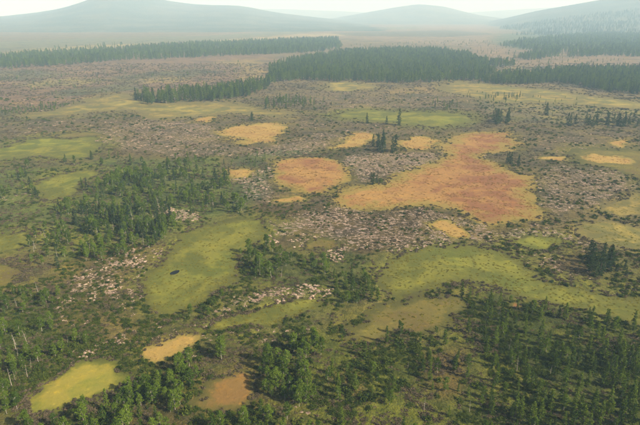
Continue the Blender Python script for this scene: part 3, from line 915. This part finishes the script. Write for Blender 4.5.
# where, group, polygon, {kind: (count, min size m, max size m)}, min spacing
STANDS = [
    ('at the bottom edge below the yellow lawn', [(22, 428), (60, 418), (100, 412), (112, 405), (150, 402), (178, 408), (170, 440), (30, 446)], {'birch': (24, 6.5, 9.5), 'larch': (6, 6, 9), 'shrub': (8, 1, 2)}, 2.2),
    ('in the lower left corner', [(-12, 395), (20, 388), (30, 400), (14, 414), (-12, 425)], {'birch': (9, 6, 9)}, 2.2),
    ('at left edge above yellow lawn', [(-14, 345), (22, 338), (42, 360), (36, 380), (10, 394), (-14, 394)], {'birch': (20, 6, 9.5), 'dead': (9, 5, 8), 'shrub': (7, 1, 2)}, 2.3),
    ('at left edge beside pale heath', [(-14, 300), (40, 292), (58, 306), (54, 332), (25, 338), (-14, 342)], {'birch': (20, 5.5, 8.5), 'dead': (6, 4, 7), 'shrub': (8, 1, 2)}, 2.4),
    ('just above the yellow lawn', [(52, 350), (82, 340), (92, 350), (70, 362), (54, 364)], {'birch': (5, 5, 7), 'dead': (2, 3, 5), 'shrub': (5, 1, 2)}, 2.4),
    ('right of the yellow lawn', [(120, 398), (150, 385), (168, 388), (172, 402), (140, 408), (118, 406)], {'birch': (12, 6.5, 9), 'larch': (4, 6, 9), 'shrub': (4, 1, 2)}, 2.2),
    ('left of the rusty lawn', [(176, 372), (200, 362), (206, 372), (196, 386), (192, 415), (176, 418), (166, 395)], {'birch': (14, 6.5, 9.5), 'shrub': (4, 1, 2)}, 2.2),
    ('below the sandy spot', [(140, 362), (200, 345), (212, 358), (170, 372), (140, 380)], {'shrub': (12, 0.8, 1.8)}, 3),
    ('alone above the rusty lawn', [(219, 352), (230, 350), (230, 360), (220, 361)], {'birch': (3, 8, 10)}, 1.8),
    ('right of the rusty lawn', [(250, 372), (272, 364), (300, 372), (314, 392), (318, 410), (296, 412), (284, 400), (272, 402), (258, 392)], {'birch': (26, 6.5, 9.5), 'larch': (4, 7, 9.5), 'shrub': (5, 1, 2)}, 2.2),
    ('in the dark clump below the narrow meadow', [(292, 348), (312, 342), (322, 356), (310, 368), (294, 366)], {'birch': (11, 7, 9.5), 'shrub': (3, 1, 2)}, 2.0),
    ('at the bottom edge under the rusty lawn', [(212, 420), (260, 412), (320, 418), (328, 445), (212, 445)], {'birch': (12, 5.5, 8.5), 'shrub': (9, 1, 2)}, 2.2),
    ('in the shrubby bottom centre', [(325, 372), (360, 360), (392, 364), (402, 392), (390, 410), (340, 430), (325, 410)], {'birch': (6, 5, 8), 'larch': (8, 5, 8), 'shrub': (16, 1, 2.2)}, 3),
    ('in open ground at bottom centre', [(402, 360), (470, 348), (480, 400), (470, 440), (400, 440)], {'larch': (14, 4, 7), 'birch': (4, 4, 7), 'dead': (3, 3, 5), 'shrub': (14, 0.8, 2)}, 3),
    ('below the brownish slope', [(340, 340), (420, 335), (470, 330), (478, 346), (400, 358), (345, 362)], {'larch': (9, 4, 7.5), 'birch': (4, 4, 7), 'shrub': (16, 0.8, 1.8)}, 3),
    ('along the lower right meadow margin', [(452, 293), (500, 300), (540, 308), (560, 318), (520, 330), (480, 322), (456, 308)], {'larch': (18, 4, 8), 'birch': (5, 4, 7), 'shrub': (10, 1, 2)}, 2.6),
    ('at the right edge below the meadow', [(560, 320), (600, 316), (655, 322), (655, 352), (600, 350), (556, 342)], {'larch': (14, 5, 8.5), 'birch': (8, 5, 8), 'shrub': (8, 1, 2)}, 2.5),
    ('in lower right wood, left part', [(482, 335), (540, 334), (556, 345), (556, 380), (500, 378), (484, 360)], {'larch': (18, 5, 9), 'birch': (10, 4.5, 7.5), 'dead': (3, 4, 6), 'shrub': (8, 1, 2)}, 2.4),
    ('in lower right wood, right part', [(556, 345), (600, 352), (655, 354), (655, 392), (600, 394), (556, 384)], {'larch': (26, 6, 10), 'birch': (7, 5, 8), 'shrub': (6, 1, 2)}, 2.2),
    ('at the bottom edge right of centre', [(480, 384), (530, 384), (556, 392), (556, 440), (478, 440)], {'larch': (20, 5, 9), 'birch': (8, 5, 8), 'shrub': (8, 1, 2)}, 2.2),
    ('in the bottom right corner', [(558, 394), (600, 398), (660, 396), (660, 446), (558, 446)], {'larch': (28, 6, 10), 'birch': (5, 5, 8)}, 2.1),
    ('in the clump left of pale heath', [(238, 252), (262, 248), (290, 256), (300, 274), (272, 282), (246, 280)], {'birch': (22, 6, 10), 'dead': (3, 6, 9), 'shrub': (6, 1, 2)}, 2.4),
    ('in the clump below pale heath', [(300, 262), (325, 262), (332, 278), (318, 284), (302, 282)], {'birch': (8, 5, 8), 'shrub': (5, 1, 2)}, 2.4),
    ('beside the brownish slope at centre', [(333, 272), (360, 276), (386, 296), (380, 308), (345, 304), (332, 290)], {'birch': (6, 4, 7), 'larch': (12, 4, 8), 'shrub': (12, 1, 2)}, 2.6),
    ('in the fringe at the pond meadow', [(205, 300), (222, 280), (228, 285), (222, 298), (210, 320), (180, 322), (178, 314)], {'birch': (5, 4, 6.5), 'shrub': (8, 1, 1.8)}, 2.4),
    ('in the tallest right hand clump', [(584, 262), (596, 256), (612, 262), (610, 276), (590, 278)], {'conifer': (12, 8, 12), 'shrub': (4, 1, 2)}, 2.4),
    ('below the lens shaped meadow at right', [(612, 268), (626, 264), (632, 274), (618, 278)], {'conifer': (4, 4, 7), 'shrub': (4, 1, 2)}, 2.4),
    ('in the clump left of the golden strip', [(372, 146), (384, 142), (398, 150), (396, 154), (378, 153)], {'conifer': (10, 10, 15)}, 3),
    ('on the heath left of the largest lawn', [(370, 178), (382, 180), (383, 188), (372, 188)], {'conifer': (5, 5, 9), 'shrub': (5, 1, 2)}, 3),
    ('on the heath tongue in the largest lawn', [(506, 163), (514, 161), (523, 166), (518, 171)], {'conifer': (5, 6, 11), 'shrub': (5, 1, 2)}, 3),
    ('behind the largest lawn', [(486, 121), (498, 119), (512, 121), (510, 125), (490, 125)], {'conifer': (9, 11, 17)}, 4),
    ('standing alone above the far right strips', [(545, 115), (548, 115), (548, 117), (545, 117)], {'conifer': (2, 13, 15)}, 3),
    ('in the row at far right', [(566, 125), (600, 122), (642, 122), (646, 127), (600, 128), (570, 128)], {'conifer': (24, 8, 14)}, 4),
    ('alone on the green strip, rightmost', [(397.5, 125.5), (399, 125.5), (399, 126.5), (397.5, 126.5)], {'conifer': (1, 19, 20)}, 1),
    ('alone on the green strip, middle', [(386.5, 124), (388, 124), (388, 125), (386.5, 125)], {'conifer': (1, 11, 12)}, 1),
    ('alone on the green strip, leftmost', [(366.5, 123), (368, 123), (368, 124), (366.5, 124)], {'conifer': (1, 11, 12)}, 1),
    ('above the pointed golden lawn', [(251, 119), (255, 119), (255, 122), (251, 122)], {'conifer': (3, 10, 13)}, 2),
    ('in the front of the left wood', [(60, 246), (110, 247), (140, 243), (150, 250), (100, 262), (64, 260)], {'birch': (14, 6, 9), 'dead': (4, 5, 8), 'shrub': (6, 1, 2)}, 2.8),
    ('in left wood nearest pond meadow', [(120, 232), (165, 220), (178, 228), (160, 244), (140, 246), (118, 244)], {'conifer': (10, 7, 11), 'birch': (14, 6, 10)}, 2.8),
    ('on the left margin of the wood', [(28, 238), (58, 225), (62, 240), (58, 258), (30, 262)], {'birch': (10, 5, 8.5), 'dead': (6, 5, 8), 'shrub': (6, 1, 2)}, 2.8),
    ('in the centre of the left wood', [(66, 226), (110, 214), (160, 208), (168, 219), (120, 232), (70, 236)], {'birch': (12, 7, 11), 'conifer': (14, 8, 12), 'dead': (4, 6, 9)}, 2.8),
    ('on the bank of pale lichen at centre', [(214, 312), (222, 304), (245, 296), (265, 291), (290, 289), (312, 285), (330, 291), (326, 297), (300, 297), (285, 300), (262, 304), (240, 308), (222, 316)], {'mound': (46, 1.0, 2.8)}, 1.9),
    ('in the field below the left wood', [(70, 280), (92, 268), (108, 262), (118, 272), (116, 296), (96, 302), (76, 296)], {'mound': (40, 0.9, 2.4)}, 1.9),
    ('between left wood and pond meadow', [(104, 262), (118, 252), (140, 247), (162, 246), (158, 258), (140, 268), (116, 268)], {'mound': (34, 1.3, 2.5)}, 2.0),
    ('near left edge above yellow lawn', [(56, 300), (72, 296), (72, 316), (56, 318)], {'mound': (9, 1.2, 2.4)}, 2.2),
    ('above the sandy spot', [(118, 336), (150, 326), (166, 328), (160, 340), (142, 344), (130, 352), (118, 350)], {'mound': (22, 0.8, 1.7)}, 1.8),
    ('right above the yellow lawn', [(70, 356), (95, 345), (112, 342), (112, 350), (92, 356), (78, 360)], {'mound': (9, 1.0, 1.8)}, 1.8),
    ('on central pale heath, left part', [(272, 238), (300, 232), (310, 238), (300, 248), (280, 246)], {'mound': (18, 1.2, 2.4)}, 2.2),
    ('on central pale heath, nearest part', [(325, 256), (345, 250), (350, 258), (335, 262)], {'mound': (10, 1.2, 2.2)}, 2.2),
    ('on heath below the lens meadow', [(524, 252), (548, 256), (566, 262), (568, 272), (550, 270), (530, 262)], {'mound': (20, 0.8, 1.7)}, 2.2),
    ('in a clearing of left wood', [(148, 218), (158, 205), (196, 216), (200, 222), (182, 222), (160, 224)], {'mound': (20, 1.4, 2.8)}, 2.4),
    ('among shrubs at bottom centre', [(352, 383), (370, 379), (370, 385), (354, 387)], {'mound': (2, 1.4, 1.9)}, 2.4),
    ('at the lower end of the birch clump', [(290, 403), (304, 405), (304, 411), (294, 410)], {'mound': (2, 1.3, 1.7)}, 2.4),
    ('right of the narrow meadow', [(300, 330), (318, 328), (326, 336), (306, 338)], {'mound': (4, 1.0, 1.6)}, 2.4),
]
counts = {}
for si, (where, pg, mix, mind) in enumerate(STANDS):
    r = np.random.default_rng(1000 + si)
    tot = sum(v[0] for v in mix.values())
    pts = scatter_in(pg, tot, r, mind, avoid_lawn=not where.startswith('alone'))
    r.shuffle(pts)
    pts = [tuple(p) for p in pts]
    i = 0
    for kind, (n, lo_, hi_) in mix.items():
        take = pts[i:i + n]
        i += n
        if not take:
            continue
        sizes = lo_ * 0.7 + (hi_ - lo_ * 0.7) * r.random(len(take)) ** 0.8 if kind not in ('mound', 'shrub') else r.uniform(lo_, hi_, len(take))
        items = sorted(zip(take, sizes), key=lambda t: t[0][1])          # nearest first
        nrow = max(1, math.ceil(len(items) / 11))
        per = math.ceil(len(items) / nrow)
        rows_ = [items[a:a + per] for a in range(0, len(items), per)]
        for ri, row in enumerate(rows_):
            row.sort(key=lambda t: Pix(t[0][0], t[0][1])[0])
            rn = '' if len(rows_) == 1 else ('front row ' if ri == 0 else 'back row ' if ri == len(rows_) - 1 else ORD[ri] + ' row ')
            for ci, ((x, y), s) in enumerate(row):
                big = 'tall ' if s > lo_ + 0.66 * (hi_ - lo_) else 'small ' if s < lo_ + 0.33 * (hi_ - lo_) else ''
                if kind == 'mound':
                    big = 'large ' if big == 'tall ' else 'pale '
                elif kind == 'shrub' and big == 'tall ':
                    big = 'large '
                if len(items) == 1:
                    lb = f'{big}{WORD[kind]} {where}'
                else:
                    lb = f'{big}{WORD[kind]}, {ORD[ci]} from left, {rn}{where}' if rn else f'{big}{WORD[kind]}, {ORD[ci]} from left {where}'
                put_plant(kind, x, y, float(s), lb, f'{WORD[kind]}s {where}', r)
                counts[kind] = counts.get(kind, 0) + 1
print('individuals', counts)


# ------------------------------------------------------------------ uncountable cover: points carrying real plant meshes
def scatter(name, label, P, size, sources, seed, zscale=None, tilt=0.0):
    """one object of kind stuff: the meshes of plants that stand in the scene, set on points"""
    r = np.random.default_rng(seed)
    me = bpy.data.meshes.new(name)
    me.vertices.add(len(P))
    me.vertices.foreach_set('co', np.asarray(P, np.float32).ravel())
    rz = r.uniform(0, 6.28, len(P))
    a = me.attributes.new('turn', 'FLOAT_VECTOR', 'POINT')
    a.data.foreach_set('vector', np.stack([r.normal(0, tilt, len(P)), r.normal(0, tilt, len(P)), rz], 1).astype(np.float32).ravel())
    a = me.attributes.new('size', 'FLOAT_VECTOR', 'POINT')
    zs = np.ones(len(P)) if zscale is None else zscale
    wx = size * r.uniform(0.85, 1.25, len(P))
    a.data.foreach_set('vector', np.stack([wx, wx * r.uniform(.85, 1.15, len(P)), size * zs], 1).astype(np.float32).ravel())
    a = me.attributes.new('pick', 'INT', 'POINT')
    a.data.foreach_set('value', r.integers(0, len(sources), len(P)).astype(np.int32))
    o = obj(name, me, kind='stuff', label=label)
    ng = bpy.data.node_groups.new(name, 'GeometryNodeTree')
    ng.interface.new_socket('Geometry', in_out='INPUT', socket_type='NodeSocketGeometry')
    ng.interface.new_socket('Geometry', in_out='OUTPUT', socket_type='NodeSocketGeometry')
    gi, go = ng.nodes.new('NodeGroupInput'), ng.nodes.new('NodeGroupOutput')
    iop = ng.nodes.new('GeometryNodeInstanceOnPoints')
    jn = ng.nodes.new('GeometryNodeJoinGeometry')
    for src in sources:
        j2 = ng.nodes.new('GeometryNodeJoinGeometry')
        for ob in src:
            oi = ng.nodes.new('GeometryNodeObjectInfo')
            oi.transform_space = 'ORIGINAL'
            oi.inputs['Object'].default_value = ob
            ng.links.new(oi.outputs['Geometry'], j2.inputs[0])
        gt = ng.nodes.new('GeometryNodeGeometryToInstance')
        ng.links.new(j2.outputs[0], gt.inputs[0])
        ng.links.new(gt.outputs[0], jn.inputs[0])

    def named(nm, t):
        nd = ng.nodes.new('GeometryNodeInputNamedAttribute')
        nd.data_type = t
        nd.inputs['Name'].default_value = nm
        return nd.outputs['Attribute']
    ng.links.new(gi.outputs[0], iop.inputs['Points'])
    ng.links.new(jn.outputs[0], iop.inputs['Instance'])
    iop.inputs['Pick Instance'].default_value = True
    ng.links.new(named('pick', 'INT'), iop.inputs['Instance Index'])
    e2r = ng.nodes.new('FunctionNodeEulerToRotation')
    ng.links.new(named('turn', 'FLOAT_VECTOR'), e2r.inputs[0])
    ng.links.new(e2r.outputs[0], iop.inputs['Rotation'])
    ng.links.new(named('size', 'FLOAT_VECTOR'), iop.inputs['Scale'])
    ng.links.new(iop.outputs[0], go.inputs[0])
    o.modifiers.new('cover', 'NODES').node_group = ng
    return o


def sources_of(kind):
    seen, out = set(), []
    for ob in bpy.data.objects:
        if ob.type == 'EMPTY' and ob.name.split('.')[0] == NAME[kind]:
            ch = list(ob.children)
            key = ch[0].data.name
            if key not in seen:
                seen.add(key)
                out.append(ch)
    return out


def sources_single(name):
    seen, out = set(), []
    for ob in bpy.data.objects:
        if ob.type == 'MESH' and ob.name.split('.')[0] == name and ob.data.name not in seen:
            seen.add(ob.data.name)
            out.append([ob])
    return out


def region_points(pix, spacing, r, thin=None, lawn=0.5, jitter=0.5, grow=None):
    """jittered grid inside polygon; spacing in metres at the polygon's near edge"""
    P = wpoly(pix)
    lo, hi = P.min(0), P.max(0)
    gx, gy = np.meshgrid(np.arange(lo[0], hi[0], spacing), np.arange(lo[1], hi[1], spacing))
    p = np.stack([gx.ravel(), gy.ravel()], 1)
    p = p + r.uniform(-jitter, jitter, p.shape) * spacing
    wx, wy = warp(p[:, 0], p[:, 1])
    p = p[poly_sd(wx, wy, P) < 0]
    if lawn is not None and len(p):
        p = p[lawn_mask(p[:, 0], p[:, 1]) > lawn]
    if thin is not None and len(p):
        p = p[r.random(len(p)) < thin(p[:, 0], p[:, 1])]
    return p


def on_ground(p, dz=0.0):
    return np.concatenate([p, (base_z(p[:, 0], p[:, 1]) + dz)[:, None]], 1)


# far forests, one mass each
FAR = [
    ('forest', 'blue green conifer forest in the centre behind the plain', [(262, 84), (272, 77), (268, 70), (290, 62), (320, 56), (350, 52), (400, 50), (440, 51), (468, 55), (488, 64), (492, 74), (482, 81), (440, 82), (400, 83), (360, 81), (330, 82), (300, 80)], 7.0, (10, 17), 0.85),
    ('forest', 'dark wedge of forest left of the central forest', [(136, 104), (140, 98), (170, 95), (210, 92), (250, 86), (272, 80), (268, 88), (255, 94), (230, 101), (190, 103), (150, 105)], 6.0, (10, 17), 0.8),
    ('forest', 'long hazy forest band below the mountain', [(-80, 70), (-80, 62), (0, 59), (50, 53), (110, 50), (170, 46), (230, 43), (300, 40), (338, 39), (342, 48), (310, 53), (260, 55), (190, 58), (120, 61), (60, 66), (0, 70)], 9.5, (10, 18), 0.85),
    ('forest', 'forest strip reaching the right edge', [(478, 84), (500, 77), (540, 73), (580, 70), (620, 70), (680, 74), (680, 96), (640, 95), (610, 93), (590, 88), (560, 83), (520, 85)], 5.8, (10, 17), 0.8),
    ('forest', 'hazy forest at the foot of the right hill', [(560, 58), (590, 52), (620, 46), (700, 44), (720, 60), (660, 58), (610, 56)], 9.5, (10, 18), 0.85),
    ('forest', 'broken hazy treeline before the right hill', [(478, 64), (500, 62), (514, 64), (512, 68), (480, 68)], 9, (12, 17), 0.8),
    ('forest', 'second broken treeline before the right hill', [(515, 58), (550, 50), (562, 52), (556, 58), (525, 61)], 9.5, (12, 17), 0.8),
    ('forest', 'open trees on the heath below the central forest', [(262, 106), (276, 101), (300, 101), (316, 104), (300, 108), (270, 109)], 9.0, (7, 12), 0.8),
    ('forest', 'grey scrub of low trees at the left edge of the plain', [(-30, 112), (14, 108), (40, 104), (72, 104), (62, 110), (20, 115), (-30, 119)], 6.0, (3, 6), 0.8),
    ('forest', 'scattered trees on the heath right of centre', [(420, 106), (450, 103), (468, 108), (440, 112)], 9, (6, 10), 0.8),
    ('forest', 'scattered trees on the right plain', [(484, 98), (520, 96), (528, 100), (490, 102)], 10, (6, 9), 0.8),
    ('forest', 'hazy forest below the right hill, reaching the right edge', [(500, 46), (530, 40), (580, 35), (640, 32), (740, 30), (740, 48), (640, 50), (590, 55), (545, 54)], 13, (10, 20), 0.8),
    ('forest', 'thin scrub scattered over the upper left plain', [(-60, 76), (80, 70), (240, 62), (250, 76), (130, 92), (-60, 104)], 17, (3, 7), 0.35),
    ('forest', 'thin scrub scattered over the far central plain', [(340, 46), (470, 40), (560, 50), (640, 62), (560, 70), (500, 62), (460, 48)], 24, (4, 9), 0.4),
    ('forest', 'thin scrub scattered below the central forest', [(270, 96), (420, 90), (560, 96), (640, 116), (560, 118), (440, 108), (300, 110)], 12, (2.5, 5), 0.3),
    ('forest', 'pale open wood on the slope at left below the mountain', [(-80, 60), (0, 55), (80, 47), (140, 44), (140, 47), (60, 54), (0, 61)], 26, (10, 15), 0.5),
]
src_con, src_lar, src_bir = sources_of('conifer'), sources_of('larch'), sources_of('birch')
for fi, (nm, lb, pg, spc, (h0, h1), keep) in enumerate(FAR):
    r = np.random.default_rng(2000 + fi)
    p = region_points(pg, spc, r, lambda x, y: keep * (0.55 + 0.9 * smooth((fbm(x / 45, y / 45, 77, 2) - 0.3) * 3)), lawn=None)
    if not len(p):
        continue
    scatter(nm, lb, on_ground(p, 0.1), r.uniform(h0, h1, len(p)) / 10.0, src_lar + src_lar + src_con[:3] + src_bir[:6], 2100 + fi)

# trees of the left wood and its neighbours beyond the countable ones
WOODS = [
    ('wood', 'leafy wood spreading over the left middle ground', [(52, 230), (58, 205), (85, 186), (112, 176), (150, 170), (190, 164), (216, 168), (230, 176), (225, 195), (246, 206), (240, 214), (200, 216), (178, 226), (160, 244), (140, 250), (100, 258), (64, 258), (50, 245)], 3.8, (2.5, 8.5), 0.85),
    ('wood', 'thin dark trees at the left edge above the wood', [(-30, 190), (0, 176), (30, 172), (48, 184), (52, 204), (30, 216), (-30, 226)], 5.0, (3, 7.5), 0.7),
    ('wood', 'scattered birches between left edge and pale field', [(14, 262), (58, 262), (70, 276), (58, 298), (20, 300), (-20, 300)], 3.8, (2.5, 6), 0.6),
    ('wood', 'low scrub birches between wood and golden lawn', [(160, 160), (230, 156), (300, 150), (320, 156), (275, 160), (270, 190), (230, 200), (225, 170)], 6, (2, 4.5), 0.55),
    ('wood', 'line of small trees behind the left meadow', [(0, 168), (60, 160), (110, 158), (160, 158), (200, 158), (190, 164), (110, 168), (50, 172)], 7, (4, 8), 0.6),
]
for fi, (nm, lb, pg, spc, (h0, h1), keep) in enumerate(WOODS):
    r = np.random.default_rng(2500 + fi)
    p = region_points(pg, spc, r, lambda x, y: keep * (0.14 + 0.8 * smooth((fbm(x / 14, y / 14, 78, 3) - 0.34) * 3)), lawn=1.0)
    scatter(nm, lb, on_ground(p, 0.05), r.uniform(h0, h1, len(p)) / 9.0, src_bir + src_lar[:4] + src_con[:4], 2600 + fi)

# trees on the lower slopes of the right hill and of the mountain
HS = [(2, 'far off trees covering the foot of the right hillside', 9000, 62)]
for hidx, lb, n, seed in HS:
    r = np.random.default_rng(seed)
    Xh, Yh, Zh = HILL_FN[hidx]
    fi_, fj = r.uniform(2, 50, n), r.uniform(6, 172, n)
    i0, j0 = fi_.astype(int), fj.astype(int)
    ti, tj = fi_ - i0, fj - j0

    def bl(A):
        return (A[i0, j0] * (1 - tj) + A[i0, j0 + 1] * tj) * (1 - ti) + (A[i0 + 1, j0] * (1 - tj) + A[i0 + 1, j0 + 1] * tj) * ti
    P = np.stack([bl(Xh), bl(Yh), bl(Zh) - 0.5], 1)
    P = P[(P[:, 2] > -1)]
    P = P[fbm(P[:, 0] / 150, P[:, 1] / 150, 88, 3) > 0.36]
    scatter('forest', lb, P, r.uniform(13, 19, len(P)) / 10.0, src_con, seed + 5)

# pale lichen heath further off, too many to count
pts, siz = [], []
r = np.random.default_rng(31)
for pg, spc, keep, (s0, s1) in LICH:
    p = region_points(pg, spc, r, lambda x, y: keep * 0.40 * (0.1 + 2.0 * smooth((fbm(x / 11, y / 11, 79, 3) - 0.40) * 5)), lawn=0.8, jitter=0.6)
    pts.append(p)
    siz.append(r.uniform(s0, s1, len(p)) * r.uniform(0.6, 1.0, len(p)))
p, s = np.concatenate(pts), np.concatenate(siz)
print('lichen', len(p))
scatter('lichen_cover', 'pale pinkish lichen speckling the brown heath', on_ground(p, 0.34), s * 1.0, sources_single('lichen_mound'), 32, zscale=np.full(len(p), 0.55), tilt=0.08)

# dwarf shrubs over the heath, sedge tufts over the meadows (first ones double as the source meshes)
src_heath, src_sedge = [], []
heath_first = []
for i, m in enumerate(HEATHS):
    x, y = G(330 + 7 * i, 352 + 2 * i)
    o = obj('heath_tuft', m, loc=(x, y, float(base_z(x, y)) + 0.1), kind='stuff', label='brown dwarf heath tuft in the open olive ground')
    src_heath.append([o])
for i, m in enumerate(SEDGES):
    x, y = G(395 + 9 * i, 322 - 2 * i)
    o = obj('sedge_tuft', m, loc=(x, y, float(base_z(x, y)) + 0.05), kind='stuff', label='dry sedge tuft on the brownish slope')
    src_sedge.append([o])
src_moss = []
for i, m in enumerate(MOSSES):
    x, y = G(300 + 8 * i, 172 + 2 * i)
    src_moss.append([obj('moss_tuft', m, loc=(x, y, float(base_z(x, y)) + 0.14), kind='stuff', label='low moss tuft in the round orange lawn')])
src_shrub = sources_single('shrub')


def fan(n, y0, y1, r, power=2.0):
    """points over the plain, as dense on the ground as their size in view asks for"""
    d = y0 * (y1 / y0) ** r.random(n)
    x = d * r.uniform(-0.68, 0.68, n)
    return np.stack([x, d], 1)


r = np.random.default_rng(33)
p = fan(95000, 120, 1300, r)
sd = lawn_mask(p[:, 0], p[:, 1])
inl = np.zeros(len(p), bool)
for pg, spc, keep, ss in LICH:
    inl |= poly_sd(p[:, 0], p[:, 1], wpoly(pg)) < 0
wgt = (0.12 + 1.2 * smooth((fbm(p[:, 0] / 14, p[:, 1] / 14, 80, 3) - 0.40) * 5)) * np.where(inl, 0.45, 1.0)
wgt = wgt * smooth(1.0 + sd / (1.2 + np.hypot(p[:, 0], p[:, 1]) * 0.006)) + 0.0
p = p[r.random(len(p)) < wgt]
D = np.hypot(p[:, 0], p[:, 1])
scatter('heath_cover', 'dark dwarf shrub heath between the moss lawns', on_ground(p, 0.16), r.uniform(0.5, 1.1, len(p)) * (0.7 + D / 650), src_heath, 34, zscale=np.full(len(p), 0.7))
p = fan(60000, 120, 760, r)
sd = lawn_mask(p[:, 0], p[:, 1])
px, py = Pix(p[:, 0], p[:, 1])
wgt = np.interp(py, [110, 160, 250, 330], [0.28, 0.35, 0.5, 0.9]) * smooth((fbm(p[:, 0] / 16, p[:, 1] / 16, 81, 3) - 0.40) * 5)
wgt = wgt * np.where(pale_amount(p[:, 0], p[:, 1]) > 0.3, 0.55, 1.0)
p = p[(sd > 0.6) & (r.random(len(p)) < wgt)]
scatter('shrub_cover', 'low green willow and birch scrub between the trees', on_ground(p, 0.05), r.uniform(0.4, 1.0, len(p)) * (0.75 + np.hypot(p[:, 0], p[:, 1]) / 700), src_shrub, 35)
p = fan(22000, 120, 420, r)
sd = lawn_mask(p[:, 0], p[:, 1])
keepm = np.zeros(len(p), bool)
Wx, Wy = warp(p[:, 0], p[:, 1])
for k, nm, lb, P in LW:
    if k in ('green', 'olive', 'straw'):
        keepm |= lawn_sd(p[:, 0], p[:, 1], Wx, Wy, P) < 1.0
p = p[keepm & (r.random(len(p)) < 0.25 + 1.0 * smooth((fbm(p[:, 0] / 7, p[:, 1] / 7, 82, 3) - 0.4) * 5))]
scatter('sedge_cover', 'tufted sedge over the meadows', on_ground(p, 0.06), r.uniform(0.4, 0.9, len(p)), src_sedge, 36, zscale=np.full(len(p), 0.5))

p = fan(90000, 125, 560, r)
keepm = np.zeros(len(p), bool)
Wx, Wy = warp(p[:, 0], p[:, 1])
for k, nm, lb, P in LW:
    if k in ('orange', 'gold', 'rust'):
        keepm |= lawn_sd(p[:, 0], p[:, 1], Wx, Wy, P) < -0.2
p = p[keepm & (r.random(len(p)) < 0.15 + 1.0 * smooth((fbm(p[:, 0] / 6, p[:, 1] / 6, 83, 3) - 0.42) * 4))]
scatter('moss_cover', 'low tufts of moss and sedge over the orange lawns', on_ground(p, 0.10), r.uniform(0.35, 0.9, len(p)) * np.clip(np.hypot(p[:, 0], p[:, 1]) / 320, 0.45, 1.2), src_moss, 37, zscale=np.full(len(p), 0.6))

# ------------------------------------------------------------------ smoke haze over the whole plain
bpy.ops.mesh.primitive_cube_add(size=1)
hz = bpy.context.object
hz.name = 'haze'
hz.data.name = 'haze'
zmin, zmax = -12.0, 520.0
hz.scale = (34000, 18000, zmax - zmin)
hz.location = (0, 6500, (zmax + zmin) / 2)
hz['kind'] = 'stuff'
hz['label'] = 'pale smoky haze over the whole plain'
N = Nodes('smoke_haze')
pv = N.n('ShaderNodeVolumePrincipled')
pv.inputs['Color'].default_value = (0.50, 0.78, 1.0, 1)
pv.inputs['Absorption Color'].default_value = (1, 1, 1, 1)
pv.inputs['Density'].default_value = HAZE_DENSITY
pv.inputs['Anisotropy'].default_value = 0.0
N.t.links.new(pv.outputs[0], N.out.inputs['Volume'])
hz.data.materials.append(N.m)
